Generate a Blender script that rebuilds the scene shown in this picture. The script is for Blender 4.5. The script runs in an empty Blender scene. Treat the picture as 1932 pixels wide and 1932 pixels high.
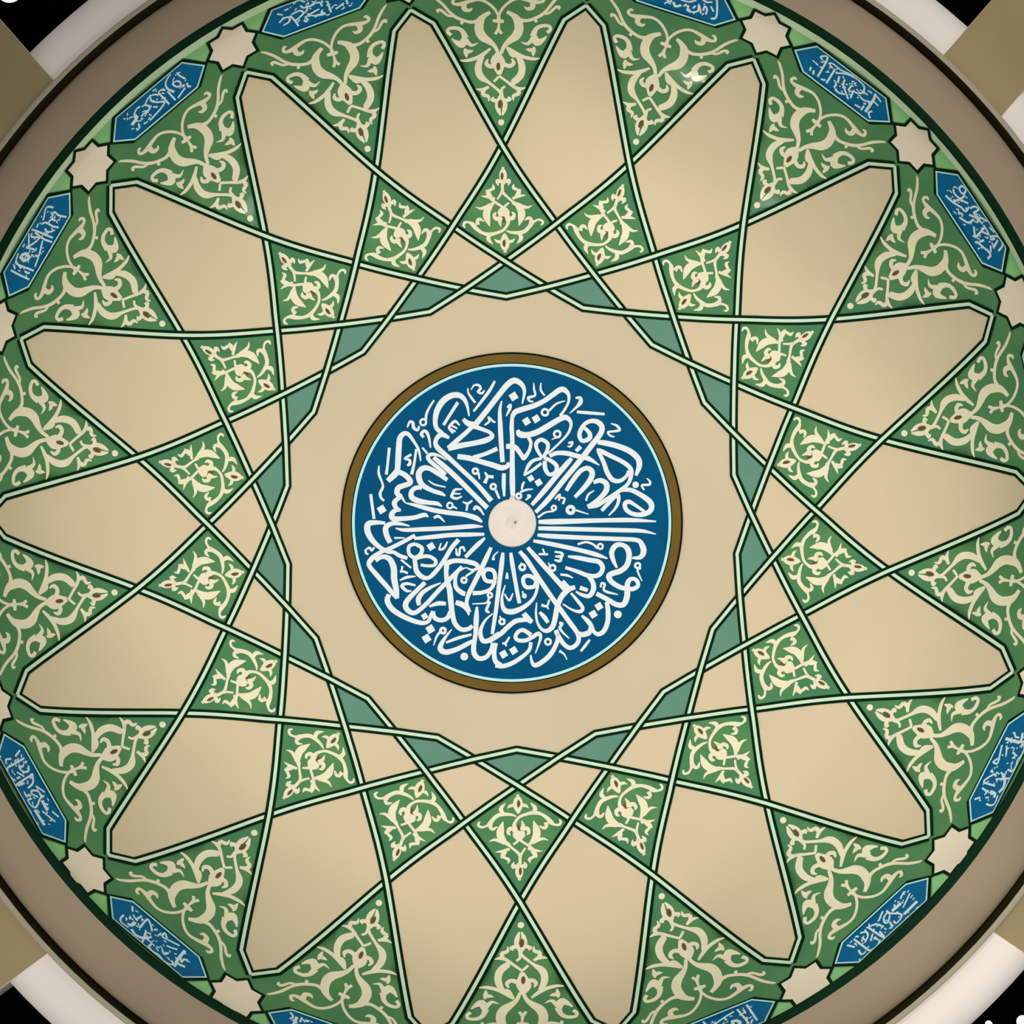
import bpy, bmesh, math, random
from mathutils import Vector, Matrix

C = bpy.context.scene.collection
PI = math.pi
R = math.radians
# ------------------------------------------------------------------ the dome
R0, HD, Z0 = 4.514, 2.70, 11.75      # base radius, rise, springing height above the floor
ROLL = -0.02329                      # the painted pattern is turned a little on the dome
ZL = 11.60                           # underside of the ring at the dome's foot
U = 5000.0

def tt(r): return math.asin(min(1.0, r / R0))
T_BEND, T1, T2, T3, T4 = tt(2.159), tt(2.268), tt(2.475), tt(2.8253), tt(3.4298)
T_SH, T_TIP, A_SH = tt(4.2553), tt(4.3364), 2.354
T_STAR = 1.398

def dp(deg, t):
    a = R(deg)
    return (t * math.sin(a), t * math.cos(a))

def surf(X, Y, lift=0.0):
    """A point of the dome's inner face from (arc, direction) coordinates, and its inward normal."""
    t = math.hypot(X, Y)
    if t < 1e-6:
        return Vector((0, 0, Z0 + HD - lift)), Vector((0, 0, -1))
    sx, sy = -X / t, Y / t
    r, z = R0 * math.sin(t), HD * math.cos(t)
    n = Vector((sx * r / R0**2, sy * r / R0**2, z / HD**2)).normalized()
    p = Vector((sx * r, sy * r, Z0 + z))
    return p - n * lift, -n

# ------------------------------------------------------------------ materials
def lin(c): return tuple(((v / 255.0) / 12.92 if v <= 10 else ((v / 255.0 + 0.055) / 1.055) ** 2.4) for v in c)
def mat(name, rgb, rough=0.6, spec=0.15, noise=0.05, scale=1.6, alt=None, bump=0.0):
    m = bpy.data.materials.new(name); m.use_nodes = True
    nt = m.node_tree; b = nt.nodes['Principled BSDF']
    c = lin(rgb); a = lin(alt) if alt else tuple(v * (1 - noise * 2) for v in c)
    if not alt: c = tuple(min(1, v * (1 + noise)) for v in c)
    tc = nt.nodes.new('ShaderNodeTexCoord'); nz = nt.nodes.new('ShaderNodeTexNoise')
    nz.inputs['Scale'].default_value = scale; nz.inputs['Detail'].default_value = 4
    rp = nt.nodes.new('ShaderNodeValToRGB')
    rp.color_ramp.elements[0].position = 0.32; rp.color_ramp.elements[1].position = 0.68
    rp.color_ramp.elements[0].color = (*a, 1); rp.color_ramp.elements[1].color = (*c, 1)
    nt.links.new(tc.outputs['Object'], nz.inputs['Vector'])
    nt.links.new(nz.outputs['Fac'], rp.inputs['Fac'])
    nt.links.new(rp.outputs['Color'], b.inputs['Base Color'])
    b.inputs['Roughness'].default_value = rough
    b.inputs['Specular IOR Level'].default_value = spec
    if bump:
        bp = nt.nodes.new('ShaderNodeBump'); bp.inputs['Strength'].default_value = bump
        n2 = nt.nodes.new('ShaderNodeTexNoise'); n2.inputs['Scale'].default_value = 40
        nt.links.new(tc.outputs['Object'], n2.inputs['Vector'])
        nt.links.new(n2.outputs['Fac'], bp.inputs['Height']); nt.links.new(bp.outputs['Normal'], b.inputs['Normal'])
    return m
M = {
    'ivory': mat('ivory_paint', (214, 199, 168), 0.6, 0.08, 0.015, 0.9),
    'petal': mat('ivory_petal_paint', (220, 203, 170), 0.6, 0.08, 0.02, 0.8),
    'star': mat('pale_star_paint', (250, 236, 214), 0.6, 0.1, 0.01, 6),
    'green': mat('leaf_green_paint', (92, 144, 90), 0.13, 0.07, 0, 2.4, alt=(74, 130, 92)),
    'teal': mat('grey_teal_paint', (98, 146, 126), 0.5, 0.15, 0.03, 3),
    'lime': mat('light_green_paint', (150, 214, 146), 0.5, 0.1, 0.04, 3),
    'lime_glare': mat('painted_lime_glare', (216, 246, 206), 0.5, 0.1, 0.03, 3),  # glare along the dome foot, put into a paler green stripe
    'dark': mat('dark_green_line', (2, 38, 18), 0.6, 0.05, 0.05, 4),
    'mint': mat('mint_strap', (212, 236, 208), 0.55, 0.1, 0.02, 4),
    'cream': mat('cream_ornament', (244, 240, 204), 0.13, 0.07, 0, 9, alt=(242, 229, 202)),
    'umber': mat('umber_dot', (112, 84, 50), 0.6, 0.1, 0.05, 20),
    'blue': mat('cobalt_blue', (0, 106, 160), 0.5, 0.08, 0.04, 5),
    'script': mat('script_white', (226, 246, 252), 0.55, 0.1, 0.01, 9),
    'blue_mid': mat('medallion_blue', (0, 84, 130), 0.6, 0.04, 0.04, 4),
    'white': mat('inscription_white', (238, 244, 248), 0.55, 0.1, 0.01, 9),
    'sky': mat('pale_cyan_line', (190, 244, 246), 0.55, 0.1, 0.02, 9),
    'gilt': mat('dull_gilt', (112, 88, 28), 0.5, 0.1, 0.06, 3),
    'black': mat('black_line', (10, 14, 6), 0.6, 0.05, 0.02, 4),
    'plaster': mat('white_plaster', (232, 224, 217), 0.7, 0.1, 0.01, 2),
    'rose': mat('rose_plaster', (238, 227, 219), 0.6, 0.1, 0.02, 8),
    'rose_grey': mat('grey_metal_hook', (150, 146, 142), 0.4, 0.4, 0.03, 8),
    'cornice': mat('taupe_cornice', (146, 131, 108), 0.6, 0.12, 0.03, 1.5),
    'groove': mat('dark_groove', (44, 40, 22), 0.7, 0.05, 0.06, 3),  # shade inside the gap is put into this dark colour
    'edge': mat('grey_rim', (160, 152, 132), 0.6, 0.1, 0.03, 2),
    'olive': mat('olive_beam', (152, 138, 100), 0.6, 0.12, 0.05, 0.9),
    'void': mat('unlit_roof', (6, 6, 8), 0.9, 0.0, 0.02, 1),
}
lm = bpy.data.materials.new('lamp_glow'); lm.use_nodes = True
lm.node_tree.nodes['Principled BSDF'].inputs['Emission Color'].default_value = (1, 0.98, 0.97, 1)
lm.node_tree.nodes['Principled BSDF'].inputs['Emission Strength'].default_value = 1.1
M['lamp'] = lm

# ------------------------------------------------------------------ mesh helpers
def link_mesh(name, verts, faces, mats, midx=None, parent=None, smooth=True):
    me = bpy.data.meshes.new(name)
    me.from_pydata([tuple(v) for v in verts], [], faces)
    for m in (mats if isinstance(mats, (list, tuple)) else [mats]): me.materials.append(m)
    if midx: me.polygons.foreach_set('material_index', midx)
    me.polygons.foreach_set('use_smooth', [smooth] * len(me.polygons))
    me.update()
    o = bpy.data.objects.new(name, me); C.objects.link(o)
    if parent: o.parent = parent
    return o
def tag(o, label, cat, group=None, kind=None):
    o['label'] = label; o['category'] = cat
    if group: o['group'] = group
    if kind: o['kind'] = kind
    return o

class MB:
    def __init__(s): s.v = []; s.f = []
    def add(s, v, f):
        n = len(s.v); s.v += v; s.f += [tuple(i + n for i in q) for q in f]
    def build(s, name, m, parent=None, smooth=True): return link_mesh(name, s.v, s.f, m, None, parent, smooth)

def spline(pts, n=4, closed=False):
    """Catmull-Rom through tuples of any length."""
    k = len(pts)
    if k < 3 and not closed: return [tuple(p) for p in pts]
    out = []
    segs = k if closed else k - 1
    for i in range(segs):
        p1, p2 = pts[i % k], pts[(i + 1) % k]
        p0 = pts[(i - 1) % k] if closed or i > 0 else tuple(2 * a - b for a, b in zip(p1, p2))
        p3 = pts[(i + 2) % k] if closed or i + 2 < k else tuple(2 * b - a for a, b in zip(p1, p2))
        for j in range(n):
            u = j / n
            out.append(tuple(0.5 * (2 * b + (c - a) * u + (2 * a - 5 * b + 4 * c - d) * u * u + (3 * b - a - 3 * c + d) * u ** 3)
                             for a, b, c, d in zip(p0, p1, p2, p3)))
    if not closed: out.append(tuple(pts[-1]))
    return out

def ribbon(mb, pts, closed=False, shift=0.0, limit=2.0):
    """A painted band on the dome: pts = (X, Y, width in metres, lift)."""
    P = []; N = []
    for q in pts:
        p, n = surf(q[0], q[1], q[3]); P.append(p); N.append(n)
    k = len(P); vv = []
    for i in range(k):
        a = P[(i - 1) % k] if closed or i > 0 else None
        b = P[(i + 1) % k] if closed or i < k - 1 else None
        s = []
        if a is not None and (P[i] - a).length > 1e-7: s.append(N[i].cross((P[i] - a).normalized()).normalized())
        if b is not None and (b - P[i]).length > 1e-7: s.append(N[i].cross((b - P[i]).normalized()).normalized())
        if not s: s = [Vector((1, 0, 0))]
        m = s[0] if len(s) == 1 else s[0] + s[1]
        if m.length < 1e-4: m = s[0]
        m = m.normalized()
        sc = min(limit, 1.0 / max(0.2, m.dot(s[0])))
        w = pts[i][2] * 0.5 * sc
        vv += [P[i] + m * (w + shift * sc), P[i] - m * (w - shift * sc)]
    ff = [(2 * i, 2 * i + 1, 2 * i + 3, 2 * i + 2) for i in range(k - 1)]
    if closed: ff.append((2 * k - 2, 2 * k - 1, 1, 0))
    mb.add(vv, ff)

def patch(poly, lift, step=0.06):
    """Vertices and faces of a flat-coordinate polygon laid onto the dome."""
    bm = bmesh.new()
    vs = [bm.verts.new((x, y, 0)) for x, y in poly]
    f = bm.faces.new(vs); f.normal_update()
    if f.normal.z < 0: f.normal_flip()
    bmesh.ops.triangulate(bm, faces=bm.faces[:], ngon_method='EAR_CLIP')
    for ax in (0, 1):
        lo = min(p[ax] for p in poly); hi = max(p[ax] for p in poly)
        q = math.floor(lo / step) * step + step
        while q < hi - 1e-6:
            co = [0, 0, 0]; co[ax] = q; no = [0, 0, 0]; no[ax] = 1
            bmesh.ops.bisect_plane(bm, geom=bm.verts[:] + bm.edges[:] + bm.faces[:], dist=1e-6, plane_co=co, plane_no=no)
            q += step
    bm.verts.index_update()
    v = [surf(w.co.x, w.co.y, lift)[0] for w in bm.verts]
    f = [tuple(w.index for w in g.verts) for g in bm.faces]
    bm.free()
    return v, f
def panel(name, poly, m, lift=0.004, parent=None, step=0.06):
    v, f = patch(poly, lift, step)
    return link_mesh(name, v, f, m, None, parent)

def strokes(code, mb, holes=None, lift=0.0075, n=4, grow=1.0):
    for s in code.split(';'):
        a = [int(q) for q in s[1:].split(',')]
        if s[0] == 'S':
            pts = [(a[i] / U, a[i + 1] / U, max(3, a[i + 2]) * 0.001 * grow, lift) for i in range(0, len(a), 3)]
            pts = spline(pts, n)
            ribbon(mb, [(x, y, max(0.003, w), l) for x, y, w, l in pts], limit=1.25)
        else:
            pts = [(a[i] / U, a[i + 1] / U) for i in range(0, len(a), 2)]
            t = mb
            if s[0] == 'H': t = MB(); holes.append(t)
            l = lift + (0.003 if s[0] == 'H' else 0)
            t.add([surf(x, y, l)[0] for x, y in pts], [tuple(range(len(pts)))])

def turn(deg): return R(deg) + ROLL
def copy_thing(root, deg):
    r = root.copy(); C.objects.link(r); r.rotation_euler = (0, 0, turn(deg))
    for ch in list(root.children):
        c = ch.copy(); C.objects.link(c); c.parent = r
        for g in list(ch.children):
            d = g.copy(); C.objects.link(d); d.parent = c
    return r
def where(a):
    a = (a + 180) % 360 - 180
    if a == 0: return 'straight above the medallion'
    if abs(a) == 180: return 'straight below the medallion'
    return '%d degrees %s from dome top' % (abs(a), 'clockwise' if a > 0 else 'anticlockwise')
def ringful(proto, angles, label, cat, group):
    for i, a in enumerate(angles):
        o = proto if i == 0 else copy_thing(proto, a)
        o.rotation_euler = (0, 0, turn(a))
        tag(o, label % where(a), cat, group)

def lathe(name, prof, m, seg=180, parent=None, midx=None, closed=False):
    v = []; f = []; mi = []
    k = len(prof)
    for i in range(seg):
        a = 2 * PI * i / seg
        v += [(r * math.sin(a), r * math.cos(a), z) for r, z in prof]
    for i in range(seg):
        j = (i + 1) % seg
        for q in range(k if closed else k - 1):
            q2 = (q + 1) % k
            f.append((i * k + q, j * k + q, j * k + q2, i * k + q2)); mi.append(midx[q] if midx else 0)
    return link_mesh(name, v, f, m, mi, parent)

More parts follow.
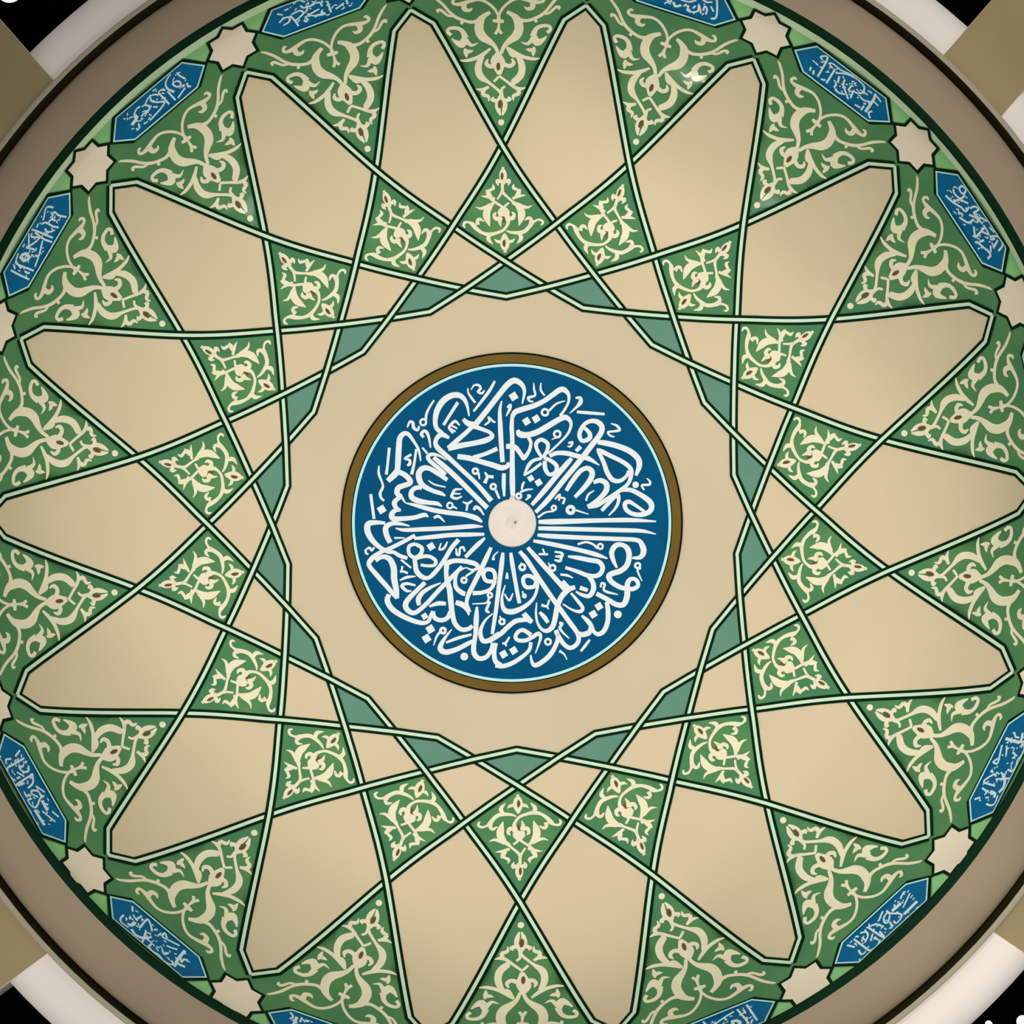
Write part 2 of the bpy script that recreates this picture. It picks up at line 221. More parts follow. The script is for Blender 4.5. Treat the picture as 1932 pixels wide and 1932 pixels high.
# stroke paths on the dome (arc units / 5000, widths in mm)
DATA = {
'MED': 'S-219,234,54,-378,418,46,-548,577,46,-692,710,50,-795,799,54,-829,860,46,-810,921,46,-758,955,54,-680,918,31;S-758,968,46,-818,1025,46,-834,1104,50,-815,1217,61,-752,1321,65,-664,1381,61,-577,1387,57,-517,1342,46,-483,1263,31,-463,1157,15;S-263,157,54,-424,316,50,-593,483,54,-720,598,54,-848,704,46;S-710,676,12,-779,720,23,-848,739,35,-900,727,42,-909,697,42,-875,653,42,-798,591,42,-713,520,35;S-697,459,42,-799,530,50,-894,584,50,-963,585,58,-1007,534,61,-1000,456,61,-957,395,54,-854,341,46,-768,314,42,-717,287,19;S-975,378,46,-1044,370,46,-1088,327,50,-1081,267,58,-1012,231,58,-900,212,46,-805,202,42,-754,171,15;S-904,454,12,-836,410,19,-715,382,15;S-1151,207,12,-1030,180,38,-858,134,50,-686,105,50,-514,85,50,-386,48,54,-318,3,23;S-1348,444,54,-1268,521,69,-1242,564,61;S-1242,555,57,-1236,676,61,-1230,807,61,-1220,911,57,-1176,963,50,-1124,953,42,-1063,873,31,-1012,785,27,-988,664,15;S-1242,546,54,-1172,519,54,-1112,466,58,-1104,423,54,-1165,398,54,-1227,373,57,-1245,321,57,-1219,269,46,-1246,243,46,-1272,209,54,-1256,157,46,-1204,121,31;S-1204,130,31,-1265,122,46,-1300,79,57,-1284,36,57,-1188,35,50,-1049,50,46,-945,79,46,-902,57,15;S-1210,303,31,-1176,242,23,-1151,207,15;S-1335,808,31,-1350,635,27,-1364,513,31;S-1038,795,27,-1058,647,27,-1086,518,35;S-1091,735,27,-1162,692,23,-1110,674,27,-1110,631,34,-1136,614,23;S-1446,610,15,-1447,523,27,-1409,427,23,-1401,375,27,-1428,315,31,-1420,262,27,-1385,227,23;S-1533,298,31,-1517,186,31,-1493,29,31;P-1356,120,-1424,78,-1466,145,-1398,187;S-1140,1032,15,-1113,1092,27,-1078,1083,31,-1070,1030,34,-1027,1003,27,-1009,1047,23;S-932,1089,23,-942,1065,23,-965,1056,23,-989,1066,23,-998,1090,23,-988,1113,23,-964,1123,23,-941,1112,23,-932,1089,23;S-938,1115,27,-929,1185,27,-893,1263,23,-848,1332,19;S-958,924,31,-984,959,34,-957,993,31,-923,975,34,-898,905,27,-882,809,15;S-973,811,19,-917,749,27;S-480,1464,15,-472,1411,19,-438,1358,27,-396,1304,23;S-445,1446,11,-409,1498,19,-357,1496,27,-340,1461,27,-367,1426,27,-324,1408,23,-297,1442,15;S-182,1545,23,-245,1432,34,-335,1312,31,-415,1209,23;S-587,1309,34,-658,1197,34,-743,1059,31;S-565,1055,15,-616,1100,31,-669,1057,27,-679,1023,27,-636,969,23;S-592,1021,19,-661,1057,21;S-610,986,17,-670,1022,21;S-391,1069,58,-267,1223,57,-142,1386,57,-43,1506,61,35,1550,61,113,1503,50,141,1423,34,116,1292,15;S-529,1124,38,-478,1079,58,-418,1060,65,-400,1051,46;S-418,1052,46,-506,967,46,-603,882,50,-691,805,46;S-691,805,61,-543,837,58,-413,860,54,-282,892,58,-212,934,46,-237,978,38,-323,1015,42,-409,1043,46;S-588,717,54,-459,697,58,-330,659,54,-202,622,58,-116,594,58,-47,610,46,-37,653,31;S-416,704,46,-285,745,42,-155,802,46;S-108,1324,15,-128,1219,35,-123,1045,50,-114,871,50,-98,654,46;S-83,533,39,-86,412,42,-80,282,23;S-296,1058,19,-243,1100,23,-251,1144,23,-200,1099,23,-174,1090,15;S-49,1252,19,-14,1278,31,-24,1226,31,-60,1157,12;S-364,556,25,-373,536,25,-393,528,25,-413,537,25,-421,557,25,-413,577,25,-392,585,25,-372,577,25,-364,556,25;S-359,539,27,-347,469,15;S-290,546,19,-265,494,31,-292,425,39;S-265,502,27,-196,492,35;S-170,388,25,-179,368,25,-199,360,25,-219,369,25,-227,389,25,-218,409,25,-198,417,25,-178,408,25,-170,388,25;S-173,353,27,-132,258,23;S-535,361,15,-612,354,27,-639,311,31,-648,277,31,-597,259,27,-536,283,15;S-630,311,19,-553,310,15;S-637,182,22,-646,161,22,-668,152,22,-689,161,22,-697,183,22,-688,204,22,-667,213,22,-646,203,22,-637,182,22;S-633,173,23,-590,146,15;S-529,223,15,-477,205,27,-425,238,19;S-478,196,23,-488,127,23;S-410,134,31,-384,168,35,-341,142,31,-299,80,15;S-842,47,27,-790,64,31,-722,2,12;S9,1181,35,1,1042,46,7,911,46,7,738,50,7,565,54,8,418,58,13,280,46;P77,1360,9,1318,-33,1386,35,1429;S3,1129,35,35,1198,54,114,1231,57,245,1271,54,351,1321,50,449,1389,54,520,1440,57,573,1447,57,623,1393,38,620,1305,27,574,1219,27,529,1159,31;S65,1006,31,90,961,69,168,951,61,281,983,61,413,1058,61,528,1124,57,598,1140,54,648,1077,34,619,974,27,538,880,23,396,745,23;S184,924,38,209,863,35,189,777,38,135,700,46,110,727,46,60,797,50,18,824,54,-60,826,54;P213,1087,151,1048,112,1111,175,1150;P318,1115,255,1076,217,1139,280,1178;S400,1198,25,389,1173,25,364,1164,25,340,1174,25,330,1199,25,341,1224,25,366,1233,25,390,1222,25,400,1198,25;S409,1215,23,489,1291,23,586,1324,11;S532,959,25,521,934,25,496,925,25,472,936,25,462,961,25,473,985,25,498,994,25,522,984,25,532,959,25;S522,933,23,435,901,9;S615,861,19,659,868,27,640,825,23,606,826,12;S244,1526,8,246,1455,23,257,1385,23,187,1360,31,195,1325,23,238,1315,15;S322,1524,11,320,1445,23,362,1382,19;S701,1356,23,753,1354,34,751,1302,46,706,1251,27,634,1187,11;S713,1202,31,861,1189,34,1017,1176,27;S334,695,31,276,792,38,269,861,42,322,899,42,390,858,42,388,789,38,343,704,38;S359,668,42,365,582,46,407,520,39,476,544,42,487,613,46,428,667,42,351,703,38;S325,695,31,238,672,35,185,621,39,131,510,15;S131,510,23,227,568,31,324,643,31;S412,719,38,491,752,46,603,748,50,706,720,50,835,690,50,954,617,12;P249,468,197,436,165,488,217,520;P338,422,281,386,246,444,303,479;S217,189,39,350,340,54,484,501,54,600,636,54,654,695,38;S258,110,39,399,253,54,569,464,54,748,675,58,866,828,58,966,955,57,986,1033,57,944,1087,54,875,1102,46,804,1073,42,754,1005,46,739,936,46,772,883,42,842,907,50,853,959,46,811,1012,38,768,1031,38;S753,822,46,699,772,38;S937,869,46,1023,858,57,1144,828,57,1282,772,61,1375,690,61,1390,603,57,1351,500,31;S925,791,23,968,773,46,1079,717,46,1208,652,46,1293,580,46,1298,502,46,1260,408,38,1153,325,42,1038,251,42,932,185,46,828,163,38;S942,773,38,999,650,46,1039,536,50,1097,457,50,1175,445,42,1246,495,34,1274,555,31;P1384,399,1376,378,1357,366,1335,366,1317,380,1311,402,1318,423,1337,435,1360,435,1378,421;S591,342,39,655,444,50,744,554,50,823,586,50,874,541,58,854,464,58,782,371,50,684,271,38;S888,429,38,958,452,50,1026,416,58,1023,338,58,951,254,50,863,187,50,819,172,38;S894,342,12,832,301,23,804,232,23;S973,123,38,1036,190,42,1108,266,46,1152,290,46,1158,221,35,1121,144,27,1050,69,15;S1171,342,38,1284,346,46,1387,299,50,1490,226,57,1522,165,57,1494,105,54,1406,74,50,1310,86,46,1242,132,46,1227,193,46,1271,217,46,1340,180,34,1442,107,31;S1084,1074,11,1152,1046,27,1177,1001,31,1115,986,23,1054,979,23,1070,943,23,1122,925,15;S1472,470,11,1506,434,23,1496,400,27,1417,394,23,1441,341,19;S468,251,23,521,301,22,511,233,19;S520,267,19,572,257,22,553,197,27;S673,133,37,662,108,37,636,98,37,611,109,37,601,135,37,612,160,37,638,170,37,664,159,37,673,133,37;S689,132,23,834,85,9;S481,156,22,474,139,22,456,132,22,440,140,22,433,157,22,441,174,22,458,181,22,475,173,22,481,156,22;S456,122,19,361,107,19,283,54,27;S104,286,25,96,268,25,77,261,25,59,269,25,52,288,25,60,306,25,78,313,25,97,305,25,104,286,25;S92,330,23,161,354,23,230,361,12;S138,441,19,119,407,27,110,355,19;S168,293,27,198,284,27,150,242,15;S290,6,39,427,7,58,685,12,54,944,17,46,1291,17,46,1569,-2,15;S288,-63,39,425,-67,46,769,-77,46,1201,-92,46,1418,-104,38,1565,-140,11;S278,-136,31,423,-149,50,767,-168,46,1111,-184,46,1354,-201,46,1413,-260,57,1428,-330,61,1391,-389,46,1304,-394,23;S233,-199,31,379,-225,46,592,-270,46,763,-310,46,917,-354,46,1036,-397,15;S1137,-500,23,1096,-412,46,1081,-325,54,1126,-257,54,1196,-251,46,1255,-297,57,1270,-384,57,1241,-478,57,1171,-535,57,1092,-558,58,1048,-591,58,1081,-653,54,1166,-708,50,1235,-728,46;S1243,-755,54,1253,-668,54,1289,-622,42,1350,-638,42,1365,-699,42,1312,-731,46,1252,-729,46;S1252,-738,61,1241,-832,61,1204,-900,57,1127,-897,54,1033,-841,50,914,-776,46;S1024,-867,42,1039,-963,50,1036,-1076,50,999,-1178,50,938,-1219,46,887,-1191,38,854,-1121,46,813,-1067,46,754,-1013,23;S854,-1129,38,835,-1198,54,758,-1221,54,707,-1202,46;P1189,-1008,1180,-1033,1158,-1048,1131,-1047,1110,-1030,1102,-1004,1111,-979,1133,-964,1160,-966,1181,-982;P991,-929,929,-966,891,-903,953,-865;P929,-1013,867,-1051,828,-987,891,-950;S607,-369,23,718,-386,46,846,-412,50,940,-432,50,982,-494,50,954,-562,50,893,-586,46,807,-574,46,714,-536,42,578,-489,31;S824,-583,42,874,-654,50,881,-732,54,836,-800,46,759,-788,35,691,-751,19;S735,-710,46,820,-739,38;S85,-312,39,160,-400,50,284,-592,50,408,-777,50,532,-954,50,632,-1095,50,707,-1202,46,722,-1281,46,686,-1340,46,626,-1364,46,567,-1328,46,517,-1256,46,476,-1186,46;S476,-1168,46,500,-1247,46,472,-1342,46,410,-1445,50,323,-1520,50,254,-1553,46,220,-1517,34,205,-1439,15;S172,-271,39,288,-403,50,413,-544,50,530,-677,50,580,-739,46;S684,-704,46,623,-723,54,571,-765,58,527,-824,54,490,-918,54,470,-1030,54,443,-1124,54,390,-1174,46,331,-1164,35,281,-1093,27,262,-989,23,269,-868,12;S548,-635,38,615,-706,38;S639,-767,23,706,-847,35,764,-927,38,738,-969,38,652,-949,23,551,-885,15;S301,-973,31,351,-1026,46,392,-1088,38;S-9,-327,31,5,-430,46,35,-612,42,66,-785,42,85,-876,38;S265,-652,46,239,-695,42,162,-701,42,128,-657,42,130,-597,42,182,-577,42,241,-604,42,274,-661,38,272,-730,31,227,-832,35,131,-916,46,19,-965,58,-66,-955,54,-99,-893,38,-101,-790,23,-69,-678,12;S-79,-773,15,-25,-843,23,15,-767,15;S-49,-541,15,-50,-610,39;S145,-485,27,136,-506,27,115,-515,27,94,-505,27,85,-484,27,95,-463,27,116,-454,27,137,-464,27,145,-485,27;S99,-433,12,107,-467,15;S153,-796,22,149,-807,22,138,-811,22,127,-806,22,123,-795,22,127,-784,22,138,-780,22,149,-785,22,153,-796,22;S118,-743,15,125,-787,19;S320,-895,31,379,-906,23,406,-837,19;S379,-906,23,396,-941,15;S129,-985,54,179,-1047,61,221,-1083,46;S162,-1055,46,136,-1055,46,42,-1070,50,-45,-1137,50,-115,-1205,50,-245,-1289,50;S210,-1221,46,125,-1167,42,65,-1192,42,42,-1243,42,72,-1278,42,148,-1280,42,218,-1248,42,287,-1206,42,312,-1242,34,293,-1319,23,256,-1423,11;S208,-1299,38,189,-1386,38,110,-1462,42,6,-1529,46,-97,-1562,46,-174,-1552,46;P72,-1402,10,-1441,-28,-1378,34,-1340;P-36,-1443,-97,-1482,-135,-1419,-74,-1380;S-100,-1309,19,-66,-1310,27,-22,-1241,19;S-66,-1319,23,-54,-1345,15;S423,-1297,24,413,-1319,24,391,-1327,24,370,-1317,24,361,-1295,25,371,-1273,25,392,-1265,25,414,-1275,25,423,-1297,24;S745,-1404,23,798,-1336,31,842,-1277,23;S514,-1396,31,564,-1432,19,597,-1494,11;S512,-1091,31,546,-1101,27,519,-1144,31,552,-1197,23,619,-1260,15;S713,-239,23,800,-216,23,877,-240,23,927,-285,27;S985,-265,22,977,-285,22,957,-292,22,938,-283,22,930,-263,22,939,-244,22,959,-237,22,978,-246,22,985,-265,22;S471,-494,25,462,-516,25,440,-524,25,418,-515,25,410,-493,25,419,-471,25,441,-462,25,463,-472,25,471,-494,25;S395,-432,12,407,-467,15;S462,-318,19,539,-333,27,538,-367,31,469,-369,19;S538,-376,27,519,-418,31,460,-408,19;S290,-343,23,393,-346,23;S334,-284,19,358,-345,19;S524,-565,23,601,-576,27,661,-604,12;S959,-709,19,969,-666,23,1003,-676,27,993,-736,23,1044,-764,27,1147,-790,11;S1391,-479,24,1382,-499,24,1362,-506,24,1343,-497,24,1335,-477,24,1344,-458,24,1364,-451,24,1383,-459,24,1391,-479,24;S1397,-501,27,1361,-534,23,1410,-649,11;S-1371,-15,31,-1467,-10,46,-1555,-27,61,-1564,-105,65,-1513,-200,57,-1428,-279,46,-1341,-323,46,-1272,-332,38,-1212,-367,42,-1126,-394,38;S-1103,-44,12,-1206,-21,35,-1302,-20,46,-1363,-63,57,-1356,-141,57,-1314,-228,54;S-1259,-68,11,-1164,-87,38,-948,-77,46,-689,-63,46,-431,-42,46,-311,-45,15;S-1053,-179,31,-863,-160,46,-648,-137,46,-476,-132,46,-295,-127,31;S-1044,-144,38,-1166,-212,42,-1297,-280,42,-1429,-339,42,-1517,-408,53,-1544,-477,46,-1459,-582,50,-1365,-686,50,-1281,-782,46,-1238,-834,31;S-1473,-426,38,-1403,-383,46,-1325,-401,57,-1275,-496,65,-1269,-617,65,-1245,-739,57,-1230,-834,31;S-1324,-790,46,-1343,-860,57,-1292,-947,57,-1190,-1017,53,-1071,-1070,50,-968,-1096,46,-899,-1080,38,-872,-1019,38,-845,-967,38;S-845,-967,38,-829,-1037,46,-761,-1064,46,-692,-1039,46,-656,-970,50;S-1037,-235,38,-1107,-264,38,-1108,-342,38,-1048,-386,42,-987,-352,42,-969,-283,42,-1037,-239,38;S-1049,-403,46,-988,-378,42,-893,-371,38,-821,-415,38,-834,-466,35,-912,-474,31,-981,-464,31;S-1048,-395,46,-1041,-446,46,-1025,-533,54,-966,-594,50,-897,-604,42,-827,-544,46,-730,-416,46,-650,-279,46,-571,-186,46;S-933,-655,46,-1029,-749,46,-1118,-844,54,-1145,-913,57,-1103,-974,54,-1034,-983,46,-920,-889,46,-788,-743,46,-657,-607,46,-534,-479,38;S-761,-657,12,-874,-708,35,-961,-767,46,-1005,-836,54,-998,-905,38;S-498,-377,39,-410,-284,46,-349,-225,46,-288,-166,23;S-1037,-688,23,-1131,-670,31,-1184,-696,38,-1133,-748,31,-1081,-749,15;S-1208,-635,15,-1130,-601,31,-1035,-589,12;S-698,-511,46,-697,-451,54,-627,-418,50,-507,-420,50,-396,-447,50,-363,-483,39,-415,-516,27,-492,-489,12;S-706,-485,46,-700,-606,50,-668,-728,58,-654,-857,58,-639,-987,54,-607,-1100,50,-540,-1162,46,-463,-1155,46,-420,-1121,38;S-492,-489,12,-570,-531,23,-605,-608,35,-599,-703,46,-532,-764,50,-498,-773,46;S-420,-766,46,-318,-759,42,-223,-718,38,-178,-633,42;S-178,-641,42,-272,-631,42,-305,-561,42,-269,-510,42,-201,-520,42,-177,-581,42,-187,-650,39;S-484,-627,25,-493,-646,25,-512,-654,25,-531,-646,25,-539,-626,25,-531,-607,25,-511,-599,25,-492,-607,25,-484,-627,25;S-494,-584,23,-407,-525,23;S-221,-270,35,-275,-390,50,-338,-526,50,-410,-671,50,-464,-783,46,-483,-877,38,-451,-973,38;S-887,-915,23,-791,-881,46,-706,-883,38;S-602,-867,50,-526,-894,58,-476,-947,46,-460,-1007,15;S-94,-325,31,-105,-428,50,-126,-608,46,-147,-780,46,-168,-952,42,-188,-1082,42,-208,-1211,34;S-372,-914,23,-379,-1035,54,-387,-1208,46,-407,-1338,50,-401,-1425,54,-351,-1478,50,-273,-1462,46,-220,-1385,42,-201,-1307,38;S-203,-986,12,-290,-1071,27,-335,-1183,42,-312,-1279,50,-244,-1280,50,-131,-1204,50;S-167,-1308,38,-187,-1412,46,-172,-1508,50,-113,-1553,50;S-643,-1161,11,-722,-1264,34,-768,-1368,57,-709,-1412,57,-588,-1379,50,-475,-1319,46,-415,-1286,34;S-706,-1308,23,-577,-1257,34,-430,-1216,23;P-466,-1459,-474,-1485,-496,-1500,-522,-1500,-544,-1484,-551,-1458,-542,-1432,-521,-1417,-494,-1417,-473,-1433;S-710,-1177,29,-719,-1197,29,-738,-1205,29,-758,-1196,29,-765,-1177,29,-757,-1157,29,-737,-1149,29,-718,-1157,29,-710,-1177,29;S-772,-1194,27,-808,-1246,23,-840,-1341,11;P-820,-1175,-888,-1218,-929,-1150,-862,-1107;P-861,-1279,-929,-1322,-970,-1254,-903,-1211;P-894,-1032,-946,-1065,-978,-1013,-926,-981;P-819,-275,-881,-314,-920,-252,-858,-213;S-1585,-304,23,-1577,-347,23,-1551,-356,19;S-1576,-304,19,-1541,-287,27,-1515,-313,27,-1488,-278,19;S-599,-280,15,-591,-341,27,-566,-350,27,-556,-281,23,-521,-273,27,-505,-316,19;S-761,-226,15,-780,-295,19,-728,-278,27,-692,-210,15;S-145,-315,12,-189,-357,19,-199,-408,35;S-1207,-540,23,-1163,-540,23,-1121,-558,27;S-1180,-480,23,-1189,-540,19;S-1196,-410,23,-1085,-498,19;S-1270,-176,23,-1157,-173,12;S-209,-787,23,-216,-804,23,-233,-811,23,-250,-804,23,-257,-786,23,-249,-769,23,-232,-763,23,-215,-770,23,-209,-787,23;S-242,-821,27,-277,-872,19,-423,-883,12;S-234,-856,27,-270,-950,31,-237,-977,19;S-75,-1076,25,-83,-1095,25,-103,-1103,25,-122,-1094,25,-130,-1074,25,-121,-1055,25,-102,-1047,25,-82,-1056,25,-75,-1076,25;S-127,-1014,15,-114,-1049,19',
'KITE': 'S-12,4038,9,13,3982,26,23,3920,30,8,3866,28,-10,3819,20;S12,4038,9,-13,3982,26,-23,3920,30,-8,3866,28,10,3819,20;S10,3859,23,42,3859,28,67,3871,25,70,3844,23,53,3807,6;S-10,3859,23,-42,3859,28,-67,3871,25,-70,3844,23,-53,3807,6;S-10,3833,25,-11,3765,23,0,3711,23,80,3629,18,128,3574,30;S-11,3765,20,-31,3705,18,-74,3639,15;S92,3622,10,147,3567,35,189,3506,56,200,3460,58,192,3407,51,165,3316,5;S-92,3622,10,-147,3567,35,-189,3506,56,-200,3460,58,-192,3407,51,-165,3316,5;S153,3580,25,215,3545,28,271,3534,20,322,3556,5;S-153,3580,25,-215,3545,28,-271,3534,20,-322,3556,5;S99,3645,20,175,3673,25,257,3684,4;S-99,3645,20,-175,3673,25,-257,3684,4;S143,3674,25,176,3720,35,196,3760,8;S-143,3674,25,-176,3720,35,-196,3760,8;S183,3740,20,140,3761,23,112,3782,23,123,3826,5;S-183,3740,20,-140,3761,23,-112,3782,23,-123,3826,5;S60,3596,15,28,3570,18,2,3544,20;S-170,3669,20,-109,3614,20,-23,3551,20;S-7,3558,20,-5,3491,96,-5,3432,76;S49,3404,35,99,3409,30,112,3455,25,88,3482,9;S-49,3404,35,-99,3409,30,-112,3455,25,-88,3482,9;S-38,3426,46,-52,3374,30,-38,3308,6;S31,3438,51,45,3365,30,21,3307,21,-23,3262,21,-105,3232,25,-179,3221,31,-253,3242,25,-321,3296,31,-357,3343,36,-400,3371,18,-444,3372,20,-463,3340,20,-445,3307,10;S20,3261,10,69,3240,20,144,3232,28,218,3243,31,276,3294,31,312,3345,36,347,3367,18,397,3383,18,434,3362,20,433,3336,18,413,3317,9;S302,3339,36,304,3391,25,273,3405,25,229,3377,8;S-302,3339,36,-304,3391,25,-273,3405,25,-229,3377,8;S162,3231,25,185,3166,33,134,3102,4;S-162,3231,25,-185,3166,33,-134,3102,4;S-5,3226,17,17,3176,27,32,3124,31,22,3066,28,-13,3003,9;S5,3226,17,-17,3176,27,-32,3124,31,-22,3066,28,13,3003,9;S42,3130,26,85,3136,23,117,3167,4;S-42,3130,26,-85,3136,23,-117,3167,4;S-7,3216,20,-7,3171,46;H6,3924,0,3890,-13,3876,-25,3890,-29,3925,-23,3960,-11,3974,2,3959;H12,3395,6,3371,-5,3362,-16,3372,-21,3396,-15,3420,-4,3430,8,3420;H10,3112,4,3082,-9,3070,-22,3082,-27,3113,-21,3143,-7,3155,6,3142',
'TRI': 'S-15,5577,26,-60,5693,33,-130,5772,52,-208,5846,71,-249,5958,71,-232,6098,64,-181,6179,42,-105,6238,29;S15,5577,26,60,5693,33,130,5772,52,208,5846,71,249,5958,71,232,6098,64,181,6179,42,105,6238,29;S-238,6108,39,-343,6083,27,-461,6125,26,-557,6191,27,-630,6281,24,-715,6414,24,-820,6533,20,-866,6564,9;S238,6108,39,343,6083,27,461,6125,26,557,6191,27,630,6281,24,715,6414,24,820,6533,20,866,6564,9;S-566,6197,22,-638,6208,20,-725,6302,24,-770,6308,25,-763,6264,14;S566,6197,22,638,6208,20,725,6302,24,770,6308,25,763,6264,14;S-455,6115,26,-469,6055,24;S455,6115,26,469,6055,24;S11,6134,19,-45,6283,22,-146,6407,23,-258,6459,24,-386,6428,32,-466,6397,38,-549,6396,25,-581,6432,25,-561,6486,24,-523,6483,11;S-11,6134,19,45,6283,22,146,6407,23,258,6459,24,386,6428,32,466,6397,38,549,6396,25,581,6432,25,561,6486,24,523,6483,11;S-439,6391,44,-428,6303,38,-368,6281,29,-329,6320,8;S439,6391,44,428,6303,38,368,6281,29,329,6320,8;S-1,6145,26,2,6063,32;S-76,6095,24,-5,6087,35,65,6079,24;S2,6063,14,-9,5932,31;S-14,5942,26,-49,5878,23;S-6,5949,26,32,5881,23;S-595,5886,29,-638,5938,27,-622,5992,27,-530,5996,31,-457,5942,36,-416,5829,52;S595,5886,29,638,5938,27,622,5992,27,530,5996,31,457,5942,36,416,5829,52;S-421,5839,52,-463,5740,62,-536,5776,33,-588,5833,10;S421,5839,52,463,5740,62,536,5776,33,588,5833,10;S-416,5800,39,-345,5718,26,-264,5750,5;S416,5800,39,345,5718,26,264,5750,5;S-442,5628,33,-369,5623,30,-321,5639,5;S442,5628,33,369,5623,30,321,5639,5;S-423,5674,13,-412,5597,33,-407,5531,7;S423,5674,13,412,5597,33,407,5531,7;S-111,5660,18,-209,5569,33,-295,5519,30,-405,5490,26,-490,5497,8;S111,5660,18,209,5569,33,295,5519,30,405,5490,26,490,5497,8;S-211,5553,33,-260,5424,53,-260,5312,56,-224,5235,53,-147,5168,27,-75,5098,23,-9,5023,24,15,4940,27;S91,5675,20,156,5565,46,216,5523,13;S211,5553,33,260,5424,53,260,5312,56,228,5232,57,155,5161,50,126,5153,40;S-17,5590,39,-27,5489,109,-19,5399,99,-9,5271,33;S-31,5429,40,-92,5395,34,-134,5398,33,-166,5440,30,-145,5501,11;S31,5429,40,92,5395,34,134,5398,33,166,5440,30,145,5501,11;S-18,5256,21,64,5181,21,145,5106,27,192,5068,27;S-20,5241,21,-81,5173,20;S-142,5105,21,-211,5051,27;S-141,5104,20,-219,5064,30,-308,5079,4;S141,5104,20,219,5064,30,308,5079,4;S-208,5047,40,-228,4990,19;S208,5047,40,228,4990,19;S-221,4996,30,-150,4966,27,-148,4902,8;S221,4996,30,150,4966,27,148,4902,8;S1,4980,27,-46,4876,34,-37,4791,38,-11,4705,12;S-1,4980,27,46,4876,34,37,4791,38,11,4705,12;S-45,4900,34,-107,4925,28,-83,4959,9;S45,4900,34,107,4925,28,83,4959,9;S15,4966,22,12,5062,21,54,5105,19;H4,5389,-5,5346,-23,5329,-40,5347,-46,5390,-38,5434,-20,5452,-2,5433;H7,4858,-4,4817,-22,4802,-37,4820,-40,4862,-30,4903,-12,4918,3,4900;P25,4640,32,4615,25,4590,7,4574,-17,4573,-36,4588,-43,4613,-36,4638,-17,4654,6,4655',
'C-40': 'S361,7219,12,285,7189,12,226,7124,12,209,7020,13,244,6883,13;S300,7042,12,369,7023,12,389,6943,13,343,6906,13,305,6967,13,300,7042,12;S228,6970,13,253,6885,13;S188,6979,13,197,6747,13;S83,7086,12,136,7086,12,175,7023,13;S79,7077,12,96,6869,13,100,6762,13;S-153,7061,12,-77,7126,12,2,7121,12,55,7066,12;S-41,7107,12,-58,7035,12,-1,6937,13,68,6865,13,38,6825,13,-79,6788,13,-224,6763,13;S-356,7052,12,-280,7115,12,-221,7107,12;S-157,7053,12,-122,6996,13,-145,6933,13,-211,6962,13;S-284,6923,13,-247,6943,13,-167,6908,13;S-350,7045,25,-351,6968,25,-453,6927,25;S240,6746,13,309,6778,13,398,6813,13;S452,6865,13,437,6791,13,468,6767,13;S433,7167,12,439,7073,12,471,6949,13;S31,7181,12,90,7174,12;S-87,6925,13,-38,6866,13;S-426,6820,13,-425,6770,13;S-313,6796,13,-288,6778,13',
'C-60': 'S289,7093,13,345,7122,13,419,7171,13,475,7158,13,501,7046,13;S407,7006,13,460,6978,13,455,6867,13,489,6723,13;S310,6977,13,363,6949,13,372,6866,13;S235,7080,13,285,7019,13,294,6855,13,324,6744,13;S212,6974,13,196,6892,13,241,6805,13;S164,7134,13,217,7147,13;S103,7202,13,124,7108,13,170,6739,13;S98,7110,13,92,6884,13,120,6705,13;S41,7211,13,-94,7072,13;S72,7155,13,27,7122,13,66,6966,13,-124,7084,13;S-124,7084,13,-83,6930,13;S67,6886,13,-103,6805,13,-268,6756,13;S-251,7190,13,-338,7160,13,-375,7093,13,-316,6738,13;S-267,7129,22,-283,7012,22,-221,6946,22,-196,7041,22,-252,7114,22;S-492,7153,13,-468,6931,13,-441,6729,13;S-406,7165,13,-444,7082,13;S-372,7066,13,-390,6977,13;S-393,6892,13,-382,6795,13;S-152,7172,13,-104,7177,13;S-147,6869,13,-126,6784,13',
'C40': 'S-410,7094,13,-449,7121,13,-410,7196,13,-361,7166,13,-334,6759,13;S-204,7092,13,-193,6757,13;S-316,7103,13,-269,7159,13,-131,7150,13,26,7207,13,195,7195,13,253,7166,13;S-296,7098,13,-232,7074,13;S-170,7034,13,-42,7155,13,99,7208,13;S-21,7041,13,-3,6940,13,72,6853,13,156,6767,13;S154,6970,13,172,6810,13;S148,6964,13,216,6974,13,291,7073,13;S253,7166,13,281,7075,13,343,7079,13;S273,6946,13,338,6941,13,429,7005,13,441,7044,13,536,7034,13;S424,7200,18,441,7044,18,430,6776,19;S313,7153,13,382,7165,13;S451,7177,13,542,7134,13;S529,6736,13,474,6799,13,505,6871,13;S-63,6782,13,3,6753,13,86,6804,13;S-107,6876,13,-80,6854,13,-79,6778,13;S-477,6838,13,-459,6765,13;S-423,6818,13,-396,6743,13;S-455,6958,13,-415,6948,13;S-104,7027,13,-74,6900,13;S-283,6762,13,-246,6776,13;S95,7023,13,94,6903,13;S266,6761,13,329,6779,13;S370,6749,13,376,6855,13',
